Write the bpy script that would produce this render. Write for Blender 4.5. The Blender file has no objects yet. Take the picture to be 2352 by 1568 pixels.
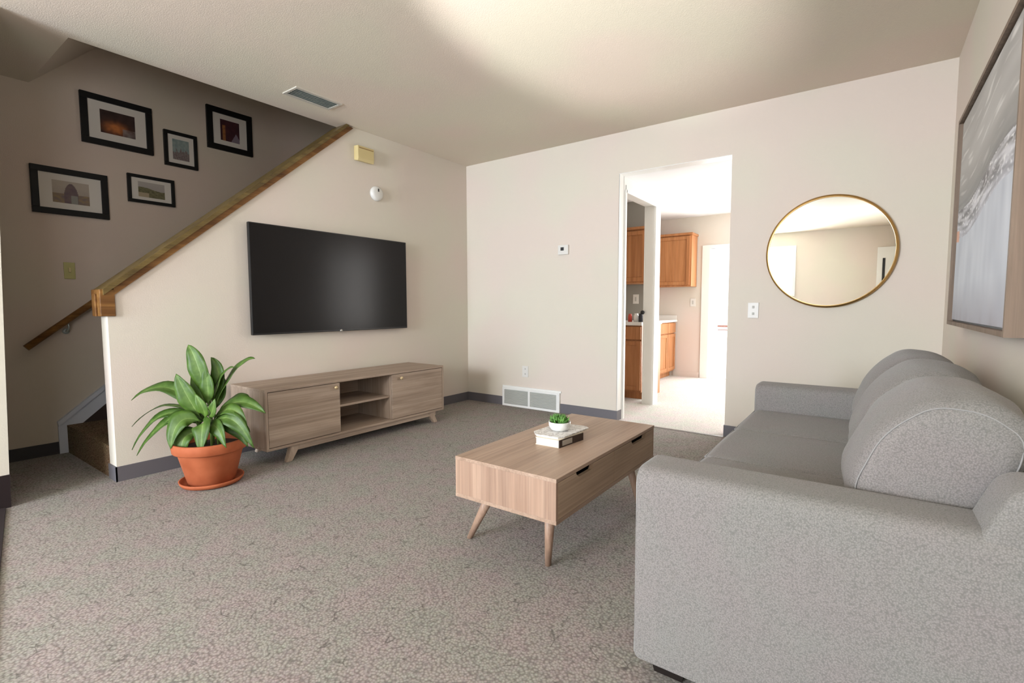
import bpy, bmesh, math, random
from mathutils import Vector, Matrix, noise
R = math.radians
S = bpy.context.scene
COL = S.collection
random.seed(7)

# ------------------------------------------------------------------ helpers
def srgb(r, g, b):
    f = lambda c: (c/255/12.92) if c/255 <= .04045 else ((c/255+.055)/1.055)**2.4
    return (f(r), f(g), f(b), 1)

class MB:
    """collects shapes in world coordinates, builds one mesh object"""
    def __init__(s): s.bm = bmesh.new()
    def box(s, x0, x1, y0, y1, z0, z1, bev=0, seg=2):
        r = bmesh.ops.create_cube(s.bm, size=1)
        vs = r['verts']
        for v in vs:
            v.co = Vector(((x0+x1)/2+v.co.x*(x1-x0), (y0+y1)/2+v.co.y*(y1-y0), (z0+z1)/2+v.co.z*(z1-z0)))
        if bev:
            es = list({e for v in vs for e in v.link_edges})
            bmesh.ops.bevel(s.bm, geom=es, offset=bev, segments=seg, profile=.5, affect='EDGES')
        return s
    def prism(s, pts, axis, a, b, bev=0, seg=2):
        """pts: polygon in the two other axes (order x,y,z minus axis), extruded a..b"""
        def P(p, t):
            l = list(p); l.insert('xyz'.index(axis), t); return Vector(l)
        va = [s.bm.verts.new(P(p, a)) for p in pts]; vb = [s.bm.verts.new(P(p, b)) for p in pts]
        n = len(pts); fs = [s.bm.faces.new(va[::-1]), s.bm.faces.new(vb)]
        for i in range(n): fs.append(s.bm.faces.new((va[i], va[(i+1) % n], vb[(i+1) % n], vb[i])))
        bmesh.ops.recalc_face_normals(s.bm, faces=fs)
        if bev:
            es = list({e for v in va+vb for e in v.link_edges})
            bmesh.ops.bevel(s.bm, geom=es, offset=bev, segments=seg, profile=.5, affect='EDGES')
        return s
    def cone(s, p0, p1, r0, r1, n=24):
        p0, p1 = Vector(p0), Vector(p1); d = p1-p0
        q = d.to_track_quat('Z', 'Y')
        ra = []; rb = []
        for i in range(n):
            a = 2*math.pi*i/n; c = Vector((math.cos(a), math.sin(a), 0))
            ra.append(s.bm.verts.new(p0+q@(c*r0))); rb.append(s.bm.verts.new(p1+q@(c*r1)))
        fs = [s.bm.faces.new(ra[::-1]), s.bm.faces.new(rb)]
        for i in range(n):
            f = s.bm.faces.new((ra[i], ra[(i+1) % n], rb[(i+1) % n], rb[i])); f.smooth = True
        return s
    def lathe(s, c, prof, n=48, axis='z', caps=True):
        c = Vector(c); rings = []
        for (r, h) in prof:
            ring = []
            for i in range(n):
                a = 2*math.pi*i/n
                if axis == 'z': o = Vector((r*math.cos(a), r*math.sin(a), h))
                elif axis == 'y': o = Vector((r*math.cos(a), h, r*math.sin(a)))
                else: o = Vector((h, r*math.cos(a), r*math.sin(a)))
                ring.append(s.bm.verts.new(c+o))
            rings.append(ring)
        fs = []
        for A, B in zip(rings, rings[1:]):
            for i in range(n):
                f = s.bm.faces.new((A[i], A[(i+1) % n], B[(i+1) % n], B[i])); f.smooth = True; fs.append(f)
        if caps and prof[0][0] > 1e-6: fs.append(s.bm.faces.new(rings[0][::-1]))
        if caps and prof[-1][0] > 1e-6: fs.append(s.bm.faces.new(rings[-1]))
        bmesh.ops.recalc_face_normals(s.bm, faces=fs)
        return s
    def tube(s, pts, r, n=10, closed=False):
        pts = [Vector(p) for p in pts]; N = len(pts); rings = []
        for i, p in enumerate(pts):
            a = pts[(i-1) % N] if (closed or i > 0) else p
            b = pts[(i+1) % N] if (closed or i < N-1) else p
            d = (b-a).normalized()
            u = d.cross(Vector((0, 0, 1)))
            if u.length < 1e-3: u = d.cross(Vector((0, 1, 0)))
            u.normalize(); w = d.cross(u)
            rr = r[i] if isinstance(r, (list, tuple)) else r
            rings.append([s.bm.verts.new(p+u*rr*math.cos(2*math.pi*k/n)+w*rr*math.sin(2*math.pi*k/n)) for k in range(n)])
        m = N if closed else N-1
        fs = []
        for i in range(m):
            A, B = rings[i], rings[(i+1) % N]
            for k in range(n):
                f = s.bm.faces.new((A[k], A[(k+1) % n], B[(k+1) % n], B[k])); f.smooth = True; fs.append(f)
        if not closed: fs += [s.bm.faces.new(rings[0][::-1]), s.bm.faces.new(rings[-1])]
        bmesh.ops.recalc_face_normals(s.bm, faces=fs)
        return s
    def build(s, name, mat, parent=None, smooth=False, **tags):
        if parent is not None:
            o0 = parent.matrix_world_base
        else:
            mn = Vector((min(v.co.x for v in s.bm.verts), min(v.co.y for v in s.bm.verts), min(v.co.z for v in s.bm.verts)))
            mx = Vector((max(v.co.x for v in s.bm.verts), max(v.co.y for v in s.bm.verts), 0))
            o0 = Vector(((mn.x+mx.x)/2, (mn.y+mx.y)/2, mn.z))
        for v in s.bm.verts: v.co -= o0
        me = bpy.data.meshes.new(name); s.bm.to_mesh(me); s.bm.free()
        if smooth:
            for p in me.polygons: p.use_smooth = True
        me.materials.append(mat)
        o = bpy.data.objects.new(name, me); COL.objects.link(o)
        if parent is not None: o.parent = parent.obj
        else: o.location = o0
        for k, v in tags.items(): o[k] = v
        return T(o, o0)

class T:
    """object + world position of its origin"""
    def __init__(s, obj, base): s.obj = obj; s.matrix_world_base = Vector(base)

def thing(name, label, cat, loc, group=None):
    o = bpy.data.objects.new(name, None); COL.objects.link(o); o.location = loc
    o.empty_display_size = .05
    o['label'] = label; o['category'] = cat
    if group: o['group'] = group
    return T(o, loc)
def struct(name, mb, mat, parent=None, smooth=False):
    t = mb.build(name, mat, parent, smooth)
    if parent is None: t.obj['kind'] = 'structure'
    return t

# ------------------------------------------------------------------ materials
def mat(name, col, rough=.6, metal=0, spec=.5):
    m = bpy.data.materials.new(name); m.use_nodes = True
    b = m.node_tree.nodes['Principled BSDF']
    b.inputs['Base Color'].default_value = col; b.inputs['Roughness'].default_value = rough
    b.inputs['Metallic'].default_value = metal; b.inputs['Specular IOR Level'].default_value = spec
    return m
def nodes(m):
    nt = m.node_tree; return nt, nt.nodes, nt.links, nt.nodes['Principled BSDF']
def N(nt, typ, **kw):
    n = nt.nodes.new(typ)
    for k, v in kw.items():
        if k in n.inputs: n.inputs[k].default_value = v
        else: setattr(n, k, v)
    return n
def geo_coord(nt, scale=(1, 1, 1), obj=False):
    if obj:
        c = N(nt, 'ShaderNodeTexCoord'); out = c.outputs['Object']
    else:
        c = N(nt, 'ShaderNodeNewGeometry'); out = c.outputs['Position']
    mp = N(nt, 'ShaderNodeMapping'); mp.inputs['Scale'].default_value = scale
    nt.links.new(out, mp.inputs['Vector']); return mp.outputs['Vector']
def ramp(nt, fac, stops):
    r = N(nt, 'ShaderNodeValToRGB'); e = r.color_ramp.elements
    while len(e) < len(stops): e.new(.5)
    for i, (p, c) in enumerate(stops): e[i].position = p; e[i].color = c
    nt.links.new(fac, r.inputs['Fac']); return r.outputs['Color']
def mix(nt, fac, a, b, mode='MIX'):
    m = N(nt, 'ShaderNodeMix', data_type='RGBA', blend_type=mode)
    if isinstance(fac, (int, float)): m.inputs[0].default_value = fac
    else: nt.links.new(fac, m.inputs[0])
    for i, v in ((6, a), (7, b)):
        if isinstance(v, tuple): m.inputs[i].default_value = v
        else: nt.links.new(v, m.inputs[i])
    return m.outputs[2]
def bump(nt, b, h, strength, dist):
    bp = N(nt, 'ShaderNodeBump'); bp.inputs['Strength'].default_value = strength
    bp.inputs['Distance'].default_value = dist
    nt.links.new(h, bp.inputs['Height']); nt.links.new(bp.outputs['Normal'], b.inputs['Normal'])

def paint(name, col, bumpy=.25, tint=True):
    m = mat(name, col, .75, 0, .25); nt, ns, ls, b = nodes(m)
    v = geo_coord(nt)
    n = N(nt, 'ShaderNodeTexNoise', Scale=170.0, Detail=2.0); ls.new(v, n.inputs['Vector'])
    bump(nt, b, n.outputs['Fac'], bumpy, .002)
    if tint:
        n2 = N(nt, 'ShaderNodeTexNoise', Scale=1.6, Detail=1.0); ls.new(v, n2.inputs['Vector'])
        c2 = ramp(nt, n2.outputs['Fac'], [(.38, (.97, 1.0, .955, 1)), (.62, (1.0, .965, .96, 1))])
        ls.new(mix(nt, 1.0, col, c2, 'MULTIPLY'), b.inputs['Base Color'])
    return m
def wood(name, c1, c2, c3, grain='y', rough=.5, scale=1.0, planks=False):
    m = mat(name, c1, rough, 0, .35); nt, ns, ls, b = nodes(m)
    k = {'x': (1.3, 22, 22), 'y': (22, 1.3, 22), 'z': (22, 22, 1.3)}[grain]
    v = geo_coord(nt, tuple(q*scale for q in k))
    n = N(nt, 'ShaderNodeTexNoise', Scale=1.0, Detail=6.0, Roughness=.62, Distortion=.5); ls.new(v, n.inputs['Vector'])
    c = ramp(nt, n.outputs['Fac'], [(.30, c3), (.5, c1), (.72, c2)])
    k2 = {'x': (1.5, 260, 260), 'y': (260, 1.5, 260), 'z': (260, 260, 1.5)}[grain]
    v2 = geo_coord(nt, tuple(q*.5 for q in k2))
    n2 = N(nt, 'ShaderNodeTexNoise', Scale=1.0, Detail=2.0); ls.new(v2, n2.inputs['Vector'])
    f = ramp(nt, n2.outputs['Fac'], [(.3, (.82, .82, .82, 1)), (.7, (1.08, 1.08, 1.08, 1))])
    c = mix(nt, 1.0, c, f, 'MULTIPLY')
    if planks:
        k3 = {'x': (.01, 9, 9), 'y': (9, .01, 9), 'z': (14, 14, .01)}[grain]
        v3 = geo_coord(nt, k3)
        n3 = N(nt, 'ShaderNodeTexNoise', Scale=1.0, Detail=1.0); ls.new(v3, n3.inputs['Vector'])
        f3 = ramp(nt, n3.outputs['Fac'], [(.35, (.91, .90, .89, 1)), (.65, (1.06, 1.05, 1.03, 1))])
        c = mix(nt, 1.0, c, f3, 'MULTIPLY')
    ls.new(c, b.inputs['Base Color'])
    bump(nt, b, n2.outputs['Fac'], .15, .001)
    return m

M = {}
M['wall'] = paint('wall_paint', srgb(218, 209, 198))
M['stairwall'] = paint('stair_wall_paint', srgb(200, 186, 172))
M['ceiling'] = paint('ceiling_paint', srgb(222, 211, 196), .6)
M['kwall'] = paint('kitchen_wall_paint', srgb(214, 204, 196))
M['white'] = mat('white_gloss_paint', srgb(232, 232, 228), .35)
M['kceil'] = mat('kitchen_ceiling_paint', srgb(240, 240, 240), .8)
M['vinyl'] = mat('grey_vinyl_base', srgb(100, 97, 101), .5)
M['oak'] = wood('oak_handrail', srgb(128, 88, 46), srgb(152, 112, 62), srgb(92, 58, 28), 'y', .35)
M['oaktop'] = wood('oak_cap_top', srgb(106, 88, 50), srgb(124, 104, 62), srgb(70, 55, 32), 'y', .35)
M['console'] = wood('greige_wood', srgb(168, 149, 132), srgb(186, 167, 149), srgb(148, 129, 113), 'y', .55)
M['consolez'] = wood('greige_wood_upright', srgb(168, 149, 132), srgb(186, 167, 149), srgb(148, 129, 113), 'z', .55)
M['table'] = wood('walnut_laminate', srgb(170, 144, 124), srgb(182, 157, 137), srgb(154, 128, 108), 'y', .4, .8)
M['tablez'] = wood('walnut_laminate_upright', srgb(168, 139, 119), srgb(184, 156, 135), srgb(150, 121, 102), 'z', .45, .8, True)
M['tabledark'] = wood('walnut_drawer_front', srgb(170, 145, 121), srgb(182, 158, 134), srgb(152, 128, 106), 'y', .45, .8)
M['cab'] = wood('honey_oak_cabinet', srgb(176, 118, 74), srgb(190, 134, 88), srgb(158, 102, 60), 'z', .4)
M['frame'] = mat('black_frame', srgb(15, 14, 13), .5, 0, .25)
M['mat'] = mat('picture_mat', srgb(205, 198, 188), .8)
M['tvbody'] = mat('tv_casing', srgb(14, 14, 15), .35)
M['screen'] = mat('tv_screen', (.010, .009, .009, 1), .22, 0, .22)
M['silver'] = mat('silver', srgb(200, 200, 200), .3, 1)
M['brass'] = mat('brushed_brass', srgb(196, 160, 104), .3, 1)
M['knob'] = mat('champagne_knob', srgb(222, 200, 160), .3, .6)
M['mirror'] = mat('mirror_glass', (.80, .81, .79, 1), .0, 1)
M['ivory'] = mat('ivory_plastic', srgb(204, 186, 134), .45)
M['almond'] = mat('almond_switch', srgb(176, 168, 108), .45)
M['plastic'] = mat('white_plastic', srgb(220, 218, 212), .4)
M['dark'] = mat('dark_slot', srgb(28, 28, 30), .5)
M['ventin'] = mat('grille_shadow_grey', srgb(182, 181, 175), .6)
M['steel'] = mat('vent_steel', srgb(176, 182, 176), .5, .2)
M['darkwood'] = mat('espresso_sofa_foot', srgb(26, 18, 14), .5)
M['terra'] = None
M['soil'] = mat('potting_soil', srgb(48, 34, 26), .95)
M['ceramic'] = mat('white_ceramic', srgb(232, 231, 226), .25)
M['counter'] = mat('white_counter', srgb(228, 224, 218), .35)
M['pages'] = mat('book_pages', srgb(236, 226, 206), .8)
M['cover'] = mat('dark_book_cover', srgb(58, 44, 36), .6)
M['coverlt'] = mat('book_spine_label', srgb(168, 160, 148), .6)
M['rug'] = mat('dark_brown_mat', srgb(30, 15, 15), .9)
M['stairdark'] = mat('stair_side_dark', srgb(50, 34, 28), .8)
M['rail'] = mat('brown_rail', srgb(140, 96, 84), .6)
M['red'] = mat('red_jar', srgb(190, 70, 52), .4)
M['black'] = mat('black_jar', srgb(38, 40, 48), .4)

# terracotta with slight mottling
m = mat('terracotta', srgb(186, 104, 68), .7, 0, .3); nt, ns, ls, b = nodes(m)
v = geo_coord(nt); n = N(nt, 'ShaderNodeTexNoise', Scale=9.0, Detail=4.0); ls.new(v, n.inputs['Vector'])
ls.new(ramp(nt, n.outputs['Fac'], [(.3, srgb(156, 80, 46)), (.7, srgb(180, 100, 64))]), b.inputs['Base Color']); M['terra'] = m

# carpet
def carpet(name, base, dark, light, strokes=True):
    m = mat(name, base, .95, 0, .1); nt, ns, ls, b = nodes(m)
    v = geo_coord(nt)
    nd = N(nt, 'ShaderNodeTexNoise', Scale=60.0, Detail=2.0); ls.new(v, nd.inputs['Vector'])
    va = N(nt, 'ShaderNodeVectorMath', operation='MULTIPLY_ADD')
    ls.new(nd.outputs['Color'], va.inputs[0]); va.inputs[1].default_value = (.006, .006, .006); ls.new(v, va.inputs[2])
    vo = N(nt, 'ShaderNodeTexVoronoi', Scale=118.0); ls.new(va.outputs[0], vo.inputs['Vector'])
    c = ramp(nt, vo.outputs['Distance'], [(.12, light), (.42, base), (.78, dark)])
    nl = N(nt, 'ShaderNodeTexNoise', Scale=7.0, Detail=3.0); ls.new(v, nl.inputs['Vector'])
    tint = ramp(nt, nl.outputs['Fac'], [(.38, (.95, 1.0, .95, 1)), (.62, (1.03, .965, .985, 1))])
    c = mix(nt, 1.0, c, tint, 'MULTIPLY')
    sat = N(nt, 'ShaderNodeHueSaturation'); sat.inputs['Saturation'].default_value = .35; sat.inputs['Value'].default_value = 1.0
    ls.new(vo.outputs['Color'], sat.inputs['Color'])
    c = mix(nt, .10, c, sat.outputs['Color'], 'SOFT_LIGHT')
    if strokes:
        wn = N(nt, 'ShaderNodeTexNoise', Scale=5.0, Detail=2.0); ls.new(v, wn.inputs['Vector'])
        v2 = N(nt, 'ShaderNodeVectorMath', operation='MULTIPLY_ADD')
        ls.new(wn.outputs['Color'], v2.inputs[0]); v2.inputs[1].default_value = (.12, .12, .0); ls.new(v, v2.inputs[2])
        ve = N(nt, 'ShaderNodeTexVoronoi', Scale=15.0, feature='DISTANCE_TO_EDGE'); ls.new(v2.outputs[0], ve.inputs['Vector'])
        line = ramp(nt, ve.outputs['Distance'], [(.012, (1, 1, 1, 1)), (.03, (0, 0, 0, 1))])
        nm = N(nt, 'ShaderNodeTexNoise', Scale=16.0, Detail=1.0); ls.new(v, nm.inputs['Vector'])
        msk = ramp(nt, nm.outputs['Fac'], [(.55, (0, 0, 0, 1)), (.63, (.6, .6, .6, 1))])
        f = mix(nt, 1.0, line, msk, 'MULTIPLY')
        sep = N(nt, 'ShaderNodeSeparateColor'); ls.new(f, sep.inputs[0])
        c = mix(nt, sep.outputs[0], c, tuple(q*.45 for q in dark[:3])+(1,))
    ls.new(c, b.inputs['Base Color'])
    inv = N(nt, 'ShaderNodeMath', operation='SUBTRACT'); inv.inputs[0].default_value = 1; ls.new(vo.outputs['Distance'], inv.inputs[1])
    bump(nt, b, inv.outputs[0], .2, .005)
    return m
M['carpet'] = carpet('loop_carpet', srgb(152, 146, 141), srgb(124, 118, 114), srgb(168, 163, 158))
M['kfloor'] = carpet('pale_kitchen_floor', srgb(214, 210, 206), srgb(190, 186, 182), srgb(228, 226, 222), False)
M['staircarpet'] = carpet('stair_carpet', srgb(120, 100, 78), srgb(84, 66, 48), srgb(140, 120, 96), False)

# sofa fabric
def fabric(name, base, dark, light, scale=310.0):
    m = mat(name, base, .95, 0, .15); nt, ns, ls, b = nodes(m)
    v = geo_coord(nt, obj=True)
    nd = N(nt, 'ShaderNodeTexNoise', Scale=90.0, Detail=2.0); ls.new(v, nd.inputs['Vector'])
    va = N(nt, 'ShaderNodeVectorMath', operation='MULTIPLY_ADD')
    ls.new(nd.outputs['Color'], va.inputs[0]); va.inputs[1].default_value = (.004, .004, .004); ls.new(v, va.inputs[2])
    vo = N(nt, 'ShaderNodeTexVoronoi', Scale=scale); ls.new(va.outputs[0], vo.inputs['Vector'])
    c = ramp(nt, vo.outputs['Distance'], [(.1, light), (.45, base), (.85, dark)])
    nl = N(nt, 'ShaderNodeTexNoise', Scale=5.0, Detail=2.0); ls.new(v, nl.inputs['Vector'])
    c = mix(nt, 1.0, c, ramp(nt, nl.outputs['Fac'], [(.38, (.98, 1.0, .98, 1)), (.62, (1.01, .975, .98, 1))]), 'MULTIPLY')
    ls.new(c, b.inputs['Base Color'])
    b.inputs['Sheen Weight'].default_value = .15
    inv = N(nt, 'ShaderNodeMath', operation='SUBTRACT'); inv.inputs[0].default_value = 1; ls.new(vo.outputs['Distance'], inv.inputs[1])
    bump(nt, b, inv.outputs[0], .22, .002)
    return m
M['fabric'] = fabric('grey_upholstery', srgb(133, 130, 127), srgb(117, 115, 112), srgb(146, 143, 140))
M['pipe'] = mat('grey_piping', srgb(146, 145, 143), .9)

# clear glass pane: mostly transparent with a faint reflection
m = bpy.data.materials.new('window_glass'); m.use_nodes = True; nt = m.node_tree; nt.nodes.clear()
o = N(nt, 'ShaderNodeOutputMaterial'); mx = N(nt, 'ShaderNodeMixShader'); mx.inputs[0].default_value = .06
tr = N(nt, 'ShaderNodeBsdfTransparent'); gl = N(nt, 'ShaderNodeBsdfGlossy'); gl.inputs['Roughness'].default_value = .02
nt.links.new(tr.outputs[0], mx.inputs[1]); nt.links.new(gl.outputs[0], mx.inputs[2]); nt.links.new(mx.outputs[0], o.inputs[0])
M['glass'] = m

def vcol(name, rough=.7, spec=.3):
    m = mat(name, (1, 1, 1, 1), rough, 0, spec); nt, ns, ls, b = nodes(m)
    a = N(nt, 'ShaderNodeAttribute'); a.attribute_name = 'Col'
    ls.new(a.outputs['Color'], b.inputs['Base Color']); return m
M['print'] = vcol('printed_picture'); M['canvas'] = vcol('painted_canvas', .6); M['marble'] = None
# leaf
m = vcol('leaf_green', .48, .35); nt, ns, ls, b = nodes(m)
a = [n for n in ns if n.type == 'ATTRIBUTE'][0]
v = geo_coord(nt); n = N(nt, 'ShaderNodeTexNoise', Scale=28.0, Detail=3.0); ls.new(v, n.inputs['Vector'])
ls.new(mix(nt, 1.0, a.outputs['Color'], ramp(nt, n.outputs['Fac'], [(.35, (.7, .75, .6, 1)), (.65, (1.15, 1.1, 1.1, 1))]), 'MULTIPLY'), b.inputs['Base Color'])
b.inputs['Transmission Weight'].default_value = 0; M['leaf'] = m
# marble book cover
m = mat('marble_pattern_cover', srgb(220, 218, 214), .4); nt, ns, ls, b = nodes(m)
v = geo_coord(nt); n = N(nt, 'ShaderNodeTexNoise', Scale=22.0, Detail=5.0, Distortion=1.6); ls.new(v, n.inputs['Vector'])
ls.new(ramp(nt, n.outputs['Fac'], [(.42, srgb(232, 230, 226)), (.5, srgb(176, 170, 166)), (.56, srgb(230, 228, 224))]), b.inputs['Base Color']); M['marble'] = m

# ------------------------------------------------------------------ room dimensions (metres)
W = 3.812; H = 2.44; DY = -7.4
SL = .84                                      # slope of the stair wall's top
D1, D2, DH = 1.699, 2.582, 2.103              # kitchen doorway

# floors
struct('floor', MB().box(-1.1, W+.1, DY-.1, -.03, -.12, 0).box(-1.1, D1, -.03, .11, -.12, 0).box(D2, W+.1, -.03, .11, -.12, 0), M['carpet'])
struct('floor_kitchen', MB().box(.4, W+.1, .11, 3.2, -.12, 0.0).box(D1, D2, -.03, .11, -.12, 0), M['kfloor'])
struct('trim_1', MB().box(D1, D2, -.045, -.02, 0, .004), mat('threshold_strip', srgb(120, 112, 104), .5))
# ceilings
struct('ceiling', MB().box(-.1, W+.1, DY-.1, .0, H, H+.16).box(-1.1, -.1, DY-.1, -3.12, H, H+.16), M['ceiling'])
# stair well above
y1 = -3.12+2.5
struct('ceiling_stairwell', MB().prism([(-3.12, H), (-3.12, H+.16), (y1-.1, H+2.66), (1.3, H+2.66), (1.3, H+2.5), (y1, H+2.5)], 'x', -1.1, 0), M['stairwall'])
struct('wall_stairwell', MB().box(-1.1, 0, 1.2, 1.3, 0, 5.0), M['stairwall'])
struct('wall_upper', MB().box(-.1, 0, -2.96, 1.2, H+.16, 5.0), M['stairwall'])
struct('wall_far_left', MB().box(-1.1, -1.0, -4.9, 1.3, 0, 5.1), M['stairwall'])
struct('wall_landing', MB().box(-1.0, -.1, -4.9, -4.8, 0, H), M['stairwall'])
# wall carrying the TV, with its raking top
zs = lambda y: 1.075+SL*(y+3.02)
yt = -3.02+(H-1.075)/SL
struct('wall_left', MB().prism([(-3.05, 0), (-3.05, zs(-3.05)), (yt, H), (.0, H), (.0, 0)], 'x', -.115, 0), M['wall'])
struct('wall_entry', MB().prism([(DY, 0), (-3.485, 0), (-3.42, H), (DY, H)], 'x', -.1, 0), M['wall'])
# back wall with the kitchen doorway
struct('wall_back', MB().box(-.1, D1, 0, .11, 0, 2.60).box(D2, W, 0, .11, 0, 2.60).box(D1, D2, 0, .11, DH, 2.60), M['wall'])
struct('wall_right', MB().box(W, W+.1, DY-.1, -5.95, 0, 2.60).box(W, W+.1, -4.75, 3.2, 0, 2.60).box(W, W+.1, -5.95, -4.75, 0, .9).box(W, W+.1, -5.95, -4.75, 2.1, 2.60), M['wall'])
w = struct('window_2', MB().box(W-.02, W+.02, -6.0, -4.7, 2.1, 2.15).box(W-.03, W+.02, -6.0, -4.7, .86, .9).box(W-.02, W+.02, -6.0, -5.95, .9, 2.1).box(W-.02, W+.02, -4.75, -4.7, .9, 2.1), M['white'])
MB().box(W+.048, W+.052, -5.95, -4.75, .9, 2.1).build('window_pane', M['glass'], w)
# front wall (behind the camera) with a window
WX0, WX1, WZ0, WZ1 = 1.45, 2.17, 1.22, 2.13
GX0, GX1, GZ = .12, 1.25, 2.10
struct('wall_front', MB().box(-.1, GX0, DY-.1, DY, 0, H).box(GX1, WX0, DY-.1, DY, 0, H).box(GX0, GX1, DY-.1, DY, GZ, H).box(WX1, W, DY-.1, DY, 0, H)
       .box(WX0, WX1, DY-.1, DY, 0, WZ0).box(WX0, WX1, DY-.1, DY, WZ1, H), M['wall'])
w = struct('window_1', MB().box(WX0-.05, WX1+.05, DY-.02, DY+.02, WZ1, WZ1+.05).box(WX0-.05, WX1+.05, DY-.02, DY+.04, WZ0-.04, WZ0)
       .box(WX0-.05, WX0, DY-.02, DY+.02, WZ0, WZ1).box(WX1, WX1+.05, DY-.02, DY+.02, WZ0, WZ1)
       .box((WX0+WX1)/2-.02, (WX0+WX1)/2+.02, DY-.06, DY-.02, WZ0, WZ1), M['white'])
MB().box(WX0, WX1, DY-.052, DY-.048, WZ0, WZ1).build('window_pane', M['glass'], w)
d = struct('door_4_added', MB().box(GX0-.05, GX1+.05, DY-.02, DY+.02, GZ, GZ+.05).box(GX0-.05, GX0, DY-.02, DY+.02, 0, GZ).box(GX1, GX1+.05, DY-.02, DY+.02, 0, GZ)
       .box(GX0, GX1, DY-.08, DY-.04, 0, .08), M['white'])  # unseen glazed door, added to let more light into the room
MB().box(GX0, GX1, DY-.062, DY-.058, .08, GZ).build('glass_pane', M['glass'], d)
d = struct('door_1', MB().box(3.52, 3.80, DY+.001, DY+.05, 0, 2.05, .004), M['white'])
MB().box(3.60, 3.64, DY+.05, DY+.055, .9, 1.85).build('door_panel', M['dark'], d)

# baseboards
bh = .086
struct('baseboard_left', MB().box(0, .007, -3.057, 0, 0, bh).box(-.122, .007, -3.057, -3.05, 0, bh), M['vinyl'])
struct('baseboard_back', MB().box(0, .47, -.007, 0, 0, bh).box(1.14, D1, -.007, 0, 0, bh).box(D1, D1+.006, -.007, .11, 0, bh)
       .box(D2, W, -.007, 0, 0, bh).box(D2-.006, D2, -.007, .11, 0, bh), M['vinyl'])
struct('baseboard_right', MB().box(W-.007, W, DY, -.007, 0, bh), M['vinyl'])
struct('baseboard_far_left', MB().box(-1.0, -.993, -4.8, -3.09, 0, .082), mat('black_vinyl_base', srgb(50, 46, 46), .5))
struct('baseboard_entry', MB().prism([(-7.4, 0), (-3.484, 0), (-3.479, .165), (-7.4, .165)], 'x', -.1, .008), M['rug'])

# ------------------------------------------------------------------ stairs
st = MB(); rise, run = .19, .19/.83
for i in range(13):
    st.box(-.985, -.116, -3.05+i*run, -3.05+(i+1)*run+.02, 0 if i < 1 else i*rise-.1, (i+1)*rise)
t = struct('floor_stairs', st, M['staircarpet'])
# white skirt board on the far wall
sk = [(-3.095, 0), (-3.095, .20), (-.9, .20+.83*2.195), (-.9, .12+.83*2.195), (-3.03, .135), (-3.03, 0)]
s2 = [(-3.095, .19), (-3.098, .222), (-.9, .222+.83*2.195), (-.9, .19+.83*2.195)]
struct('trim_2', MB().prism(sk, 'x', -1.0, -.982).prism(s2, 'x', -1.0, -.970), mat('skirt_white', srgb(196, 198, 204), .45))
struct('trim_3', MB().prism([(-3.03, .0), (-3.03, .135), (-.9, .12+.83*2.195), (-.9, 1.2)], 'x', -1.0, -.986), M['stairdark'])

# wood cap on the raking wall
cap = thing('stair_cap_rail', 'long sloping oak cap rail topping the raked wall above the television', 'railing', (-.06, -3.06, .945))
y0c, y1c = -3.05, yt
A = lambda y, o: (y, zs(y)+o)
MB().prism([A(-3.02, -.012), A(y1c, -.012), A(y1c-.05, .035), A(-3.02, .035)], 'x', -.13, .016).build('apron', M['oak'], cap)
MB().prism([A(-3.07, .03), A(y1c-.045, .033), A(y1c-.075, .063), A(-3.07, .063)], 'x', -.145, .03).build('cap_board', M['oaktop'], cap)
MB().box(-.13, .016, -3.085, -3.015, .945, zs(-3.02)+.02, .004).box(-.075, -.035, -3.094, -3.085, .945, zs(-3.05)+.02, .003).build('end_block', M['oak'], cap)

# handrail on the far wall
hr = thing('wall_handrail', 'round dark oak handrail fixed on the dim wall beside the stairs', 'railing', (-.93, -3.24, .74))
h0 = Vector((-.925, -3.235, .735)); h1 = Vector((-.925, -1.2, .735+.83*2.035))
MB().cone(h0, h1, .021, .021, 20).build('rail', M['oak'], hr)
for yy in (-3.02, -1.9):
    zc = .735+.83*(yy+3.235)
    bk = MB().tube([(-.925, yy, zc-.01), (-.925, yy, zc-.05), (-.95, yy, zc-.075), (-.99, yy, zc-.08)], .006, 8)
    bk.lathe((-1.0, yy, zc-.08), [(.02, 0), (.02, .006), (.01, .012)], 16, 'x')
    bk.build('bracket', M['steel'], hr)

# ------------------------------------------------------------------ kitchen beyond the doorway
KY = 3.07; KZ = 2.21
struct('ceiling_hall', MB().box(D1-.1, W, .11, .65, DH, 2.60), M['kceil'])
struct('ceiling_kitchen', MB().box(.4, W, .65, 3.2, KZ, 2.60).box(.4, 1.6, .11, .65, KZ, 2.60), M['kceil'])
SX0 = 1.62; SX1 = 3.45; SZ = 1.765
struct('wall_kitchen_far', MB().box(.4, SX0, KY, KY+.1, 0, KZ).box(SX1, W, KY, KY+.1, 0, KZ).box(SX0, SX1, KY, KY+.1, SZ, KZ), M['kwall'])
struct('wall_kitchen_left', MB().box(.4, .5, .11, 3.17, 0, KZ), M['kwall'])
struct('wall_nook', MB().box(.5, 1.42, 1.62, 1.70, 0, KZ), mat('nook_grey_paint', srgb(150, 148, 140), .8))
struct('wall_partition', MB().box(1.6, D1, .11, 1.02, 1.975, KZ).box(1.6, D1, .87, 1.02, 0, 1.975), M['white'])
c = struct('door_2', MB().box(1.69, 1.715, .10, .13, 0, 1.99).box(1.69, 1.712, .85, .90, 0, 1.975)
           .box(1.70, 1.715, .12, .93, 1.965, 2.03).box(1.60, 1.70, .845, .87, 0, 1.975).box(1.60, 1.615, .84, .85, 0, 1.975), M['white'])
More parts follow.
